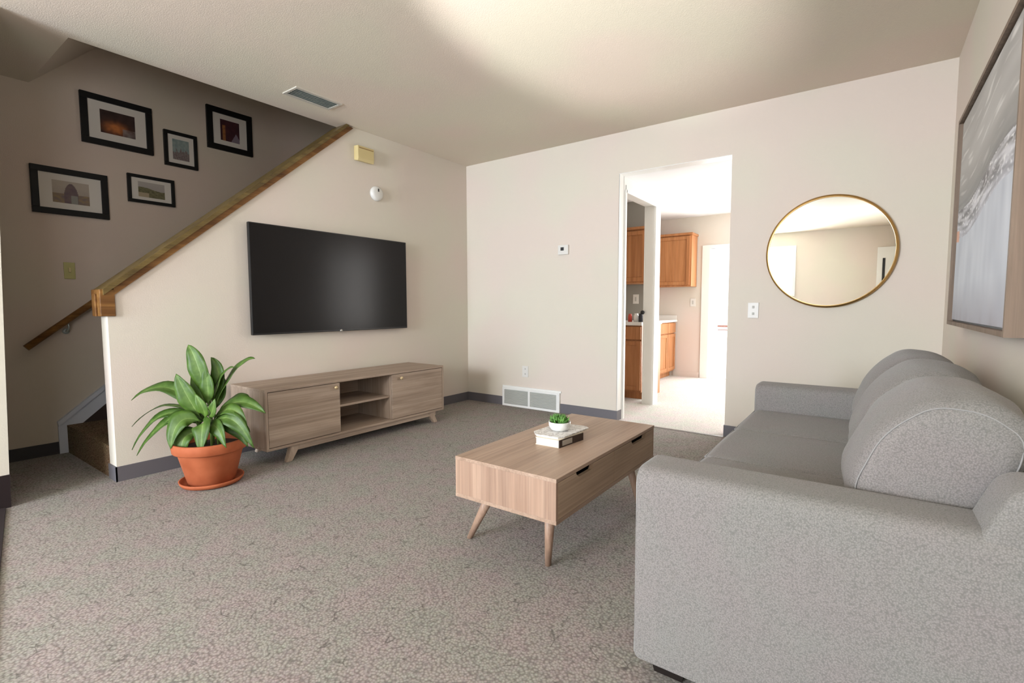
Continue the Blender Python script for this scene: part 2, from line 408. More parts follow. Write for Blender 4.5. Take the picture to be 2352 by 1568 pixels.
MB().lathe((1.607, .845, .93), [(.008, 0), (.008, -.02), (.02, -.03), (.02, -.045), (.0, -.05)], 16, 'y').build('door_knob', M['dark'], c, label='small dark knob')
struct('trim_4', MB().box(D1, D2, -.001, .111, DH-.004, DH).box(D1-.002, D1+.004, .0, .11, bh, DH).box(D1+.004, D1+.008, .085, .11, .0, DH), M['white'])
struct('baseboard_kitchen', MB().box(1.2, SX0-.06, KY-.01, KY, 0, .07), M['kwall'])
# sliding glass door on the far wall
sd = struct('door_3', MB().box(SX0-.05, SX0+.05, KY-.015, KY+.05, 0, SZ).box(SX1-.04, SX1+.04, KY-.015, KY+.05, 0, SZ)
            .box(SX0-.05, SX1+.04, KY-.015, KY+.05, SZ, SZ+.045).box(SX0, SX1, KY, KY+.05, 0, .02).box(2.5, 2.56, KY+.01, KY+.05, .02, SZ), M['white'])
MB().box(SX0+.05, SX1-.04, KY+.028, KY+.032, .02, SZ).build('glass_pane', M['glass'], sd)
# deck outside with a rail
struct('ground_deck', MB().box(.5, 5, 3.2, 6.5, -.15, -.02), mat('pale_deck', srgb(225, 222, 218), .8))
dr = thing('deck_railing', 'brown deck rail glimpsed outside the bright sliding glass door', 'railing', (2.6, 4.6, -.02))
MB().box(1.43, 4.6, 4.58, 4.63, .645, .675).build('top_rail', M['rail'], dr)
MB().box(1.43, 4.6, 4.59, 4.62, .59, .605).build('lower_rail', M['rail'], dr)
for px in (2.6, 3.6, 4.5): MB().box(px-.03, px+.03, 4.57, 4.63, -.02, .645).build('post', M['rail'], dr)

def panel_door(t, x0, x1, z0, z1, yf, mt, name='door', axis='y', n=-1):
    """raised panel door; front plane at yf, facing n along axis"""
    e = .045
    def bx(mb, a0, a1, b0, b1, d0, d1, bev=.002):
        lo, hi = sorted((yf+n*d0, yf+n*d1))
        if axis == 'y': mb.box(a0, a1, lo, hi, b0, b1, bev)
        else: mb.box(lo, hi, a0, a1, b0, b1, bev)
    fr = MB()
    bx(fr, x0, x0+e, z0, z1, 0, .02); bx(fr, x1-e, x1, z0, z1, 0, .02)
    bx(fr, x0+e, x1-e, z0, z0+e, 0, .02); bx(fr, x0+e, x1-e, z1-e, z1, 0, .02)
    d = fr.build(name, mt, t)
    p = MB(); bx(p, x0+e-.002, x1-e+.002, z0+e-.002, z1-e+.002, 0, .012, .004)
    p.build('door_panel', mt, d)
    return d
def base_cab(label, x0, x1, y0, y1, zt, axis, splits, group):
    t = thing('base_cabinet', label, 'cabinet', ((x0+x1)/2, (y0+y1)/2, 0), group)
    mb = MB()
    if axis == 'y': mb.box(x0, x1, y0+.022, y1, .08, zt).box(x0, x1, y0+.08, y1, 0, .08)
    else: mb.box(x0, x1-.022, y0, y1, .08, zt).box(x0, x1-.08, y0, y1, 0, .08)
    mb.build('body', M['cab'], t)
    for (a, b_) in splits:
        if axis == 'y':
            MB().box(a+.006, b_-.006, y0+.002, y0+.022, zt-.15, zt-.012, .003).build('drawer', M['cab'], t)
            panel_door(t, a+.006, b_-.006, .10, zt-.165, y0+.022, M['cab'])
        else:
            MB().box(x1-.022, x1-.002, a+.006, b_-.006, zt-.15, zt-.012, .003).build('drawer', M['cab'], t)
            panel_door(t, a+.006, b_-.006, .10, zt-.165, x1-.022, M['cab'], axis='x', n=1)
    return t
base_cab('oak base cabinet in the dim nook seen through the narrow opening', .9, 1.52, 1.0, 1.60, .79, 'y', [(.9, 1.21), (1.21, 1.52)], 'kitchen base cabinets')
base_cab('bright oak base cabinet of doors and drawers below the lit counter', .52, 1.235, 1.9, 3.05, .77, 'x', [(1.9, 2.35), (2.35, 2.72), (2.72, 3.05)], 'kitchen base cabinets')
ct = MB().box(.88, 1.53, .985, 1.61, .79, .825, .004).build('countertop', M['counter'], label='white countertop in the dim nook holding small jars', category='countertop')
ct = MB().box(.52, 1.25, 1.88, 3.06, .77, .80, .004).box(.52, 1.24, 3.045, 3.06, .80, .86).build('countertop', M['counter'], label='sunlit white countertop with a low backsplash by the kitchen far wall', category='countertop')
def upper_cab(label, x0, x1, y0, y1, z0, z1):
    t = thing('upper_cabinet', label, 'cabinet', ((x0+x1)/2, y1, z0), 'kitchen upper cabinets')
    MB().box(x0, x1, y0+.022, y1, z0, z1-.03).build('body', M['cab'], t)
    MB().box(x0-.01, x1+.015, y0-.005, y1, z1-.03, z1, .004).build('crown_moulding', M['cab'], t)
    xm = (x0+x1)/2
    panel_door(t, x0+.01, xm-.004, z0+.02, z1-.045, y0+.022, M['cab']); panel_door(t, xm+.004, x1-.02, z0+.02, z1-.045, y0+.022, M['cab'])
upper_cab('dark-looking oak wall cabinet in the dim nook beside the narrow opening', .9, 1.47, 1.28, 1.60, 1.245, 1.86)
upper_cab('bright honey oak wall cabinet hung on the kitchen far wall', .5, 1.50, 2.78, 3.06, 1.255, 1.965)
for (jx, jy, r, h, k, lb) in ((1.368, 1.07, .022, .085, 'red', 'small red jar on the nook countertop'), (1.425, 1.10, .028, .09, 'ceramic', 'small white jar between the red and black jars'),
                              (1.485, 1.08, .026, .09, 'black', 'small black jar on the nook countertop')):
    MB().lathe((jx, jy, .825), [(r, 0), (r, h*.75), (r*.7, h*.85), (r*.75, h), (0, h)], 20).build('jar', M[k], label=lb, category='jar', group='jars on the nook countertop')

def plate(name, label, cat, axis, face, c, z, w, h, m_, n=1, th=.006):
    """wall plate on plane axis=face, centred at (c,z); n = direction it faces"""
    t = thing(name, label, cat, (face if axis == 'x' else c, c if axis == 'x' else face, z-h/2))
    lo, hi = sorted((face, face+n*th)); mb = MB()
    if axis == 'x': mb.box(lo, hi, c-w/2, c+w/2, z-h/2, z+h/2, .002)
    else: mb.box(c-w/2, c+w/2, lo, hi, z-h/2, z+h/2, .002)
    mb.build('plate', m_, t); return t
def nub(t, name, axis, face, c, z, w, h, d0, d1, m_, n=1):
    lo, hi = sorted((face+n*d0, face+n*d1)); mb = MB()
    if axis == 'x': mb.box(lo, hi, c-w/2, c+w/2, z-h/2, z+h/2, .0015)
    else: mb.box(c-w/2, c+w/2, lo, hi, z-h/2, z+h/2, .0015)
    mb.build(name, m_, t)

t = plate('light_switch', 'almond light switch on the dim stair wall above the handrail', 'light switch', 'x', -1.0, -2.98, 1.245, .06, .112, M['almond'])
nub(t, 'toggle', 'x', -1.0, -2.98, 1.25, .012, .03, .005, .016, M['ivory'])
t = plate('light_switch', 'white switch plate between the kitchen doorway and the round mirror', 'light switch', 'y', 0, 2.757, .961, .072, .112, M['plastic'], -1, .007)
nub(t, 'toggle', 'y', 0, 2.757, .985, .014, .018, .005, .012, M['ventin'], -1); nub(t, 'toggle', 'y', 0, 2.757, .937, .014, .018, .005, .012, M['ventin'], -1)
t = plate('wall_outlet', 'small white outlet above the floor grille on the back wall', 'outlet', 'y', 0, .741, .358, .07, .11, M['plastic'], -1)
nub(t, 'socket', 'y', 0, .741, .384, .012, .016, .004, .0075, M['ventin'], -1); nub(t, 'socket', 'y', 0, .741, .334, .012, .016, .004, .0075, M['ventin'], -1)
t = plate('thermostat', 'small white thermostat with dark display at mid height on back wall', 'thermostat', 'y', 0, 1.168, 1.505, .105, .085, M['plastic'], -1, .022)
nub(t, 'display', 'y', 0, 1.160, 1.513, .034, .03, .020, .024, M['dark'], -1)
t = plate('wall_outlet', 'pale outlet on the bright kitchen wall beside the sliding door', 'outlet', 'y', KY, 1.455, 1.04, .07, .11, M['plastic'], -1)
nub(t, 'socket', 'y', KY, 1.455, 1.04, .02, .05, .004, .008, M['ventin'], -1)
t = plate('wall_outlet', 'white outlet on grey nook wall over the jars', 'outlet', 'y', 1.62, 1.21, 1.075, .07, .11, M['plastic'], -1)
nub(t, 'socket', 'y', 1.62, 1.21, 1.075, .02, .05, .004, .008, M['ventin'], -1)

# door chime box and smoke detector
t = thing('door_chime', 'ivory door chime box high on the wall near the cap rail end', 'door chime', (0, -1.31, 2.18))
MB().prism([(0, 2.185), (.05, 2.175), (.055, 2.20), (.055, 2.295), (0, 2.30)], 'y', -1.385, -1.225, .004).build('cover', M['ivory'], t)
MB().box(.055, .058, -1.375, -1.235, 2.275, 2.281).build('seam', mat('chime_seam', srgb(150, 120, 76), .5), t)
t = thing('smoke_detector', 'round white smoke detector on wall above the television', 'smoke detector', (0, -1.172, 1.89))
MB().lathe((0, -1.172, 1.952), [(.062, 0), (.062, .012), (.055, .03), (.04, .036), (0, .037)], 40, 'x').build('housing', M['plastic'], t)
MB().box(.030, .039, -1.172-.006, -1.172+.006, 1.965, 1.99, .001).build('slot', M['dark'], t)

# ceiling register
t = thing('ceiling_vent', 'long narrow metal air register in ceiling beside the stair opening', 'vent', (.28, -1.88, H-.01))
cx, cy = .255, -1.90
MB().box(cx-.085, cx+.085, cy-.175, cy-.160, H-.008, H).box(cx-.085, cx+.085, cy+.160, cy+.175, H-.008, H)\
    .box(cx-.085, cx-.065, cy-.16, cy+.16, H-.008, H).box(cx+.065, cx+.085, cy-.16, cy+.16, H-.008, H).build('frame', mat('register_frame', srgb(196, 190, 178), .5), t)
MB().box(cx-.065, cx+.065, cy-.16, cy+.16, H-.002, H-.0005).build('duct_opening', mat('duct_grey', srgb(140, 150, 146), .6), t)
sl = MB()
for k in range(6):
    xx = cx-.055+k*.022; sl.prism([(xx-.008, H-.003), (xx+.008, H-.010), (xx+.009, H-.009), (xx-.007, H-.002)], 'y', cy-.16, cy+.16)
sl.build('slats', M['steel'], t)

# return-air grille low on the back wall
t = thing('return_air_grille', 'wide white two-panel return air grille low on the back wall', 'vent', (.805, 0, 0))
gx0, gx1, gz0, gz1 = .473, 1.138, .0, .185
g = MB(); f = -.022
gm = (gx0+gx1)/2
g.box(gx0, gx1, f, 0, gz1-.02, gz1).box(gx0, gx1, f, 0, gz0, gz0+.022).box(gx0, gx0+.025, f, 0, gz0+.022, gz1-.02).box(gx1-.035, gx1, f, 0, gz0+.022, gz1-.02)
g.box(gm-.022, gm+.002, f, 0, gz0+.022, gz1-.02)
g.box(gx0-.004, gx1+.012, -.012, 0, gz1, gz1+.018)
g.build('frame', M['white'], t)
MB().box(gx0+.02, gx1-.02, -.004, -.001, gz0+.02, gz1-.01).build('backing', M['ventin'], t)
for (a, b_) in ((gx0+.025, (gx0+gx1)/2-.022), ((gx0+gx1)/2+.002, gx1-.035)):
    sl = MB()
    for k in range(13):
        zz = gz0+.026+k*.0108; sl.prism([(-.018, zz), (-.006, zz+.007), (-.006, zz+.009), (-.018, zz+.002)], 'x', a, b_)
    sl.build('louvre_panel', mat('louvre_grey', srgb(196, 197, 190), .5), t)

# ------------------------------------------------------------------ pictures
def grid_print(name, parent, axis, face, n, a0, a1, z0, z1, nu, nv, fn, m_, flip=False):
    bm = bmesh.new(); vs = []
    for j in range(nv+1):
        for i in range(nu+1):
            a = a0+(a1-a0)*i/nu; z = z0+(z1-z0)*j/nv
            vs.append(bm.verts.new((face, a, z) if axis == 'x' else (a, face, z)))
    for j in range(nv):
        for i in range(nu):
            q = [vs[j*(nu+1)+i], vs[j*(nu+1)+i+1], vs[(j+1)*(nu+1)+i+1], vs[(j+1)*(nu+1)+i]]
            bm.faces.new(q)
    # give the sheet thickness toward the wall
    for v in bm.verts: v.co -= parent.matrix_world_base
    me = bpy.data.meshes.new(name); bm.to_mesh(me); bm.free()
    ca = me.color_attributes.new('Col', 'FLOAT_COLOR', 'POINT')
    k = 0
    for j in range(nv+1):
        for i in range(nu+1):
            ca.data[k].color = fn(i/nu if not flip else 1-i/nu, j/nv); k += 1
    me.materials.append(m_)
    o = bpy.data.objects.new(name, me); COL.objects.link(o); o.parent = parent.obj
    return o
def nz(u, v, s, k=0): return .5+.5*noise.noise(Vector((u*s, v*s, k*7.3)))
def lerp(a, b, t): t = max(0, min(1, t)); return tuple(a[i]+(b[i]-a[i])*t for i in range(3))+(1,)
C_ = srgb
def p_warm(u, v):       # dim glowing figures
    base = lerp(C_(40, 26, 22), C_(64, 44, 38), nz(u, v, 6, 1))
    g = math.exp(-((u-.42)/.28)**2-((v-.28)/.22)**2)*(.4+1.1*nz(u, v, 9, 2))
    c = lerp(base, C_(190, 112, 58), g)
    if u > .62 and v < .32: c = lerp(c, C_(132, 120, 116), nz(u, v, 8, 3))
    return c
def p_flowers(u, v):    # pale stems over a dark hedge
    base = lerp(C_(112, 128, 126), C_(148, 158, 152), nz(u, v, 7, 4))
    h = .28+.4*nz(u, 0, 11, 5)*(1 if .2 < u < .9 else .4)
    if v < h: base = lerp(C_(84, 62, 62), C_(150, 140, 136), nz(u, v, 22, 6))
    return base
def p_red(u, v):
    c = lerp(C_(52, 24, 30), C_(72, 34, 38), nz(u, v, 5, 7))
    if .1 < u < .26 and v < .75: c = lerp(c, C_(160, 104, 56), .8*(.4+nz(u, v, 10, 8)))
    if v < .45-abs(u-.82)*1.6: c = C_(120, 106, 116)
    return c
def p_hill(u, v):       # dome shaped hill in mist
    c = lerp(C_(150, 138, 128), C_(172, 160, 146), v+.3*nz(u, v, 6, 9))
    if v < .42: c = lerp(C_(112, 98, 104), C_(150, 128, 90), nz(u, v, 9, 10))
    e = ((u-.5)/.2)**2+((v-.2)/.7)**2
    if e < 1: c = lerp(C_(98, 84, 92), C_(122, 104, 98), nz(u, v, 8, 11))
    if v < .38 and abs(u-.58) < .09: c = C_(138, 136, 128)
    return c
def p_land(u, v):       # green ridge
    c = lerp(C_(150, 142, 138), C_(166, 158, 150), v)
    h = .55+.18*math.sin(u*5+.6)*nz(u, 0, 4, 12)
    if v < h: c = lerp(C_(82, 80, 58), C_(128, 120, 88), nz(u, v, 12, 13))
    if u < .4 and v < .28: c = C_(164, 148, 122)
    return c
def picture(label, y0, y1, z0, z1, fw, px, pz, fn, g='framed pictures on the stair wall'):
    """y0..y1 horizontally (left to right in the photo), z0..z1"""
    X = -1.0
    t = thing('picture_frame', label, 'picture', (X, (y0+y1)/2, z0), g)
    th = .024
    MB().box(X, X+th, y0, y1, z0, z0+fw, .002).box(X, X+th, y0, y1, z1-fw, z1, .002)\
        .box(X, X+th, y0, y0+fw, z0+fw, z1-fw, .002).box(X, X+th, y1-fw, y1, z0+fw, z1-fw, .002).build('frame', M['frame'], t)
    MB().box(X, X+.010, y0+fw, y1-fw, z0+fw, z1-fw).build('mat_board', M['mat'], t)
    a, b_ = y0+px, y1-px
    grid_print('print', t, 'x', X+.0115, 1, a, b_, z0+pz, z1-pz, 60, 44, fn, M['print'])
picture('large black frame at top left with a dark orange-lit print', -2.872, -2.452, 2.135, 2.478, .040, .108, .092, p_warm)
picture('small upright black frame between the two top ones, pale blue print', -2.380, -2.149, 2.090, 2.355, .024, .058, .055, p_flowers)
picture('square black frame at top right with a dark red print', -2.068, -1.705, 2.300, 2.640, .044, .105, .085, p_red)
picture('widest black frame at lower left with a misty purple hill print', -3.148, -2.745, 1.618, 1.925, .038, .105, .080, p_hill)
picture('small landscape black frame at lower centre with a green ridge print', -2.627, -2.325, 1.772, 1.975, .022, .066, .046, p_land)

# large framed seascape on the right wall
t = thing('framed_painting', 'large grey seascape painting in deep taupe wood frame above sofa', 'painting', (W, -1.4, .905))
py0, py1, pz0, pz1 = -2.045, -.79, .905, 1.855
XF = W-.062
fm = wood('taupe_frame_wood', srgb(132, 114, 98), srgb(146, 128, 111), srgb(114, 97, 83), 'z', .6)
fb = .016
MB().box(XF, W, py0, py1, pz0, pz0+fb).box(XF, W, py0, py1, pz1-fb, pz1).box(XF, W, py0, py0+fb, pz0+fb, pz1-fb).box(XF, W, py1-fb, py1, pz0+fb, pz1-fb).build('frame', fm, t)
MB().box(XF+.02, W-.01, py0+fb, py1-fb, pz0+fb, pz1-fb).build('backing', M['dark'], t)
def sea(u, v):          # u: 0 = far (left) end, v: 0 bottom
    w = v-.07*u+.03*math.sin(u*6)                      # bands tilt gently
    s1 = nz(u*.8, w*5, 3, 22); s2 = nz(u*2.0, w*16, 3.2, 23); s3 = nz(u*5, v*1.2, 3.5, 24); s4 = nz(u*12, w*30, 3, 27)
    if w > .56:
        c = lerp(C_(158, 156, 152), C_(196, 194, 190), s1+.25*(w-.6))
        if s2 > .62: c = lerp(c, C_(222, 220, 216), (s2-.62)*4)
        if w < .68: c = lerp(c, C_(122, 122, 120), (.68-w)*7*(.3+s2))
    elif w > .42:
        c = lerp(C_(128, 126, 126), C_(216, 216, 220), (s2-.32)*2.4)
        if s4 > .60: c = lerp(c, C_(240, 240, 240), (s4-.60)*5)
        c = lerp(c, C_(206, 210, 222), (.50-w)*6)
    else:
        c = lerp(C_(184, 190, 200), C_(222, 227, 234), s3*.8+.3*nz(u*2, v*3, 3, 25)-.05)
        if v < .18: c = lerp(c, C_(160, 158, 166), (.18-v)*4*(.5+s3))
    if .40 < w < .455 and u < .07: c = C_(224, 176, 150)
    return c
grid_print('canvas', t, 'x', XF+.014, -1, py0+fb+.008, py1-fb-.022, pz0+fb+.008, pz1-fb-.008, 180, 240, sea, M['canvas'], True)

# round mirror
t = thing('round_mirror', 'round wall mirror with thin brass rim', 'mirror', (3.206, 0, .985))
mc = Vector((3.206, -.018, 1.354)); mr = .368
pts = [mc+Vector((mr*math.cos(a), 0, mr*math.sin(a))) for a in [2*math.pi*k/96 for k in range(96)]]
rim = MB()
rim.lathe((mc.x, 0, mc.z), [(mr-.010, -.028), (mr+.004, -.028), (mr+.006, -.024), (mr+.006, -.001), (mr-.010, -.001), (mr-.010, -.028)], 96, 'y', False)
rim.build('rim', M['brass'], t)
MB().cone((mc.x, -.002, mc.z), (mc.x, -.020, mc.z), mr-.008, mr-.008, 96).build('mirror_glass', M['mirror'], t)
for p in COL.objects:
    if p.name == 'mirror_glass':
        for f in p.data.polygons: f.use_smooth = False

# ------------------------------------------------------------------ television
t = thing('television', 'flat black wall-mounted television over the wooden media console', 'television', (.0, -1.59, .80))
MB().box(.035, .062, -2.285, -.90, .802, 1.565, .004).box(.003, .036, -1.95, -1.25, .95, 1.4).build('casing', M['tvbody'], t)
MB().box(.0621, .0635, -2.278, -.907, .815, 1.558).build('screen', M['screen'], t)
MB().lathe((.060, -1.59, .806), [(.011, 0), (.011, .004), (.0, .005)], 20, 'x').build('badge', M['silver'], t, label='small silver badge')

# ------------------------------------------------------------------ media console
t = thing('media_console', 'long low greige wood media console with two doors and open shelves', 'media console', (.24, -1.63, 0))
cy0, cy1, cx0, cx1, cz0, cz1 = -2.425, -.858, .022, .462, .098, .484
th = .016
MB().box(cx0, cx1, cy0, cy1, cz1-th, cz1, .0015).build('top_board', M['console'], t)
MB().box(cx0, cx1, cy0, cy1, cz0, cz0+th, .0015).build('bottom_board', M['console'], t)
MB().box(cx0, cx1, cy0, cy0+th, cz0+th, cz1-th).build('side_panel', M['consolez'], t)
MB().box(cx0, cx1, cy1-th, cy1, cz0+th, cz1-th).build('side_panel', M['consolez'], t)
ya, yb = -1.895, -1.425
MB().box(cx0+.01, cx1-.02, ya-th, ya, cz0+th, cz1-th).build('divider', M['consolez'], t)
MB().box(cx0+.01, cx1-.02, yb, yb+th, cz0+th, cz1-th).build('divider', M['consolez'], t)
MB().box(cx0, cx0+.008, cy0+th, cy1-th, cz0+th, cz1-th).build('back_panel', M['console'], t)
MB().box(cx0+.01, cx1-.035, ya, yb, .285, .300).build('shelf', M['console'], t)
for (a, b_, ky) in ((cy0+th+.003, ya, -1.935), (yb, cy1-th-.003, -1.345)):
    dd = MB().box(cx1-.018, cx1-.001, a, b_, cz0+th+.004, cz1-th-.004, .001).build('door', M['console'], t)
    MB().lathe((cx1-.001, ky, .437 if ky < -1.5 else .432), [(.006, 0), (.006, .01), (.013, .016), (.013, .022), (.0, .024)], 20, 'x').build('knob', M['knob'], dd, label='small champagne coloured knob')
MB().box(cx1-.035, cx1-.012, cy0+.17, cy1-.09, cz0-.035, cz0, .001).box(cx0+.04, cx0+.06, cy0+.17, cy1-.09, cz0-.035, cz0).build('base_rail', M['console'], t)
for (lx, ly, sx, sy) in ((cx1-.03, cy0+.20, 1, -1), (cx1-.03, cy1-.15, 1, 1), (cx0+.05, cy0+.20, -.5, -1), (cx0+.05, cy1-.15, -.5, 1)):
    dy = .055*sy; dx = .012*sx
    l = MB(); w0, w1 = .036, .021
    a = [(lx-.018, ly-w0), (lx+.018, ly-w0), (lx+.018, ly+w0), (lx-.018, ly+w0)]
    b4 = [(lx-.016+dx, ly-w1+dy), (lx+.016+dx, ly-w1+dy), (lx+.016+dx, ly+w1+dy), (lx-.016+dx, ly+w1+dy)]
    va = [l.bm.verts.new((p[0], p[1], cz0)) for p in a]; vb = [l.bm.verts.new((p[0], p[1], 0)) for p in b4]
    fs = [l.bm.faces.new(va), l.bm.faces.new(vb[::-1])]+[l.bm.faces.new((va[i], va[(i+1) % 4], vb[(i+1) % 4], vb[i])) for i in range(4)]
    bmesh.ops.recalc_face_normals(l.bm, faces=fs)
    bmesh.ops.bevel(l.bm, geom=l.bm.edges[:], offset=.004, segments=2, affect='EDGES')
    l.build('leg', M['consolez'], t)

# ------------------------------------------------------------------ coffee table
t = thing('coffee_table', 'rectangular walnut coffee table with two drawers on angled legs', 'coffee table', (2.36, -2.07, 0))
tx0, tx1, ty0, ty1, tz0, tz1 = 2.130, 2.598, -2.530, -1.580, .238, .402
MB().box(tx0, tx1, ty0, ty1, tz1-.014, tz1, .001).build('top', M['table'], t)
MB().box(tx0, tx1, ty0, ty1, tz0, tz0+.014, .001).build('bottom_board', M['table'], t)
MB().box(tx0+.001, tx1-.002, ty0+.001, ty0+.016, tz0+.014, tz1-.014).build('end_panel', M['tablez'], t)
MB().box(tx0+.001, tx1-.002, ty1-.016, ty1-.001, tz0+.014, tz1-.014).build('end_panel', M['tablez'], t)
MB().box(tx0+.001, tx0+.016, ty0+.016, ty1-.016, tz0+.014, tz1-.014).build('side_panel', M['table'], t)
ym = -2.055
MB().box(tx0+.016, tx1-.05, ty0+.016, ty1-.016, tz0+.0145, tz1-.0145).build('drawer_cavity', M['dark'], t)
for (a, b_, n0, n1) in ((ty0+.016, ym-.001, -2.385, -2.255), (ym+.001, ty1-.016, -1.865, -1.700)):
    zt, zb = tz1-.016, tz0+.016; cut = .022
    poly = [(a, zb), (b_, zb), (b_, zt), (n1+.008, zt), (n1-.008, zt-cut), (n0+.02, zt-cut), (n0, zt-.006), (n0-.002, zt), (a, zt)]
    MB().prism(poly, 'x', tx1-.016, tx1-.001).build('drawer', M['tabledark'], t)
for (lx, ly, fx, fy) in ((2.235, -2.435, 2.085, -2.395), (2.515, -2.435, 2.480, -2.392), (2.235, -1.69, 2.12, -1.66), (2.51, -1.69, 2.56, -1.66)):
    MB().cone((lx, ly, tz0), (fx, fy, 0), .021, .012, 24).build('leg', M['tablez'], t)

# books and little plant on the coffee table
t = thing('book', 'closed book with cream pages and dark spine under the marbled one', 'book', (2.36, -2.11, tz1), 'books stacked on the coffee table')
bz = tz1
P4 = [(2.300, -2.205), (2.412, -2.200), (2.432, -2.025), (2.322, -2.030)]
def inset(P, e):
    c = [sum(p[0] for p in P)/4, sum(p[1] for p in P)/4]
    return [(c[0]+(p[0]-c[0])*(1-e), c[1]+(p[1]-c[1])*(1-e)) for p in P]
MB().prism(inset(P4, .03), 'z', bz+.003, bz+.029).build('pages', M['pages'], t)
MB().prism(P4, 'z', bz, bz+.003).prism(P4, 'z', bz+.029, bz+.032).build('cover', M['pages'], t)
MB().prism([P4[1], P4[2], (P4[2][0]+.004, P4[2][1]), (P4[1][0]+.004, P4[1][1])], 'z', bz, bz+.032).build('spine', M['cover'], t)
q1 = (P4[1][0]+.0045+.020*.12, P4[1][1]+.02); q2 = (P4[1][0]+.0045+.02*.50, P4[1][1]+.09)
MB().prism([q1, q2, (q2[0]+.001, q2[1]), (q1[0]+.001, q1[1])], 'z', bz+.006, bz+.028).build('spine_label', M['coverlt'], t)
t = thing('book', 'thin marbled grey and white book beneath the little potted plant', 'book', (2.32, -2.09, bz+.032), 'books stacked on the coffee table')
Q = [(2.262, -2.160), (2.292, -2.196), (2.405, -2.193), (2.420, -2.165), (2.432, -1.965), (2.408, -1.945), (2.300, -1.955), (2.270, -1.985)]
bz2 = bz+.032
MB().prism(Q, 'z', bz2+.006, bz2+.010).build('cover', M['marble'], t)
Qi = [(p[0]*.96+.04*2.35, p[1]*.96+.04*-2.08) for p in Q]
MB().prism(Qi, 'z', bz2, bz2+.006).build('pages', M['pages'], t)
bz3 = bz2+.010
t = thing('succulent_bowl', 'small green plant in a white ceramic bowl on the stacked books', 'potted plant', (2.345, -2.075, bz3))
c0 = (2.345, -2.078, bz3)
MB().lathe(c0, [(.028, 0), (.040, .006), (.048, .022), (.049, .040), (.046, .040), (.044, .030), (0, .030)], 40).build('bowl', M['ceramic'], t)
MB().lathe((c0[0], c0[1], c0[2]+.030), [(.044, 0), (.044, .004), (0, .006)], 24).build('soil', M['soil'], t)

def set_col(o, fn):
    me = o.data; ca = me.color_attributes.new('Col', 'FLOAT_COLOR', 'POINT')
    for i in range(len(me.vertices)): ca.data[i].color = fn(i)
# tiny foliage
lf = bmesh.new(); cols = []
rn = random.Random(3)
for k in range(150):
    a = rn.uniform(0, 2*math.pi); el = rn.uniform(.25, 1.45); L = rn.uniform(.022, .044)
    st_ = Vector((rn.gauss(0, .014), rn.gauss(0, .014), .034))
    d = Vector((math.cos(a)*math.cos(el), math.sin(a)*math.cos(el), math.sin(el)))
    s_ = d.cross(Vector((0, 0, 1))).normalized(); nn = s_.cross(d)
    w_ = L*.22; g = rn.uniform(.5, 1)
    P0 = Vector(c0)+st_; ring = [P0, P0+d*L*.5+s_*w_, P0+d*L*.5-s_*w_, P0+d*L, P0+d*L*.5+nn*w_*.4, P0+d*L*.5-nn*w_*.5]
    v_ = [lf.verts.new(p) for p in ring]
    for tri in ((0, 1, 4), (1, 3, 4), (0, 4, 2), (4, 3, 2), (0, 5, 1), (1, 5, 3), (0, 2, 5), (2, 3, 5)): lf.faces.new([v_[i] for i in tri])
    for _ in ring: cols.append(lerp(C_(48, 96, 44), C_(112, 164, 84), g))
mb = MB(); mb.bm.free(); mb.bm = lf
o = mb.build('foliage', M['leaf'], t); set_col(o.obj, lambda i: cols[i])

# ------------------------------------------------------------------ large potted plant
PC = Vector((.445, -2.735, 0))
t = thing('potted_plant', 'broad-leaved green plant in a terracotta pot beside the media console', 'potted plant', PC)
MB().lathe(PC, [(.115, .0), (.150, .006), (.158, .018), (.162, .030), (.154, .030), (.148, .016), (.12, .010), (0, .010)], 64).build('saucer', M['terra'], t)
MB().lathe(PC, [(.112, .011), (.118, .015), (.163, .192), (.164, .195), (.182, .195), (.186, .200), (.190, .247), (.187, .252), (.176, .252), (.172, .245), (.163, .205), (0, .205)], 72).build('pot', M['terra'], t)
MB().lathe(PC+Vector((0, 0, .205)), [(.162, 0), (.162, .004), (.08, .012), (0, .014)], 40).build('soil', M['soil'], t)
RI = Vector((.81, .586, 0)); TC = Vector((.586, -.81, 0))      # across the view and toward the room
def PL(r, z, d): return PC+RI*r+TC*d+Vector((0, 0, z))
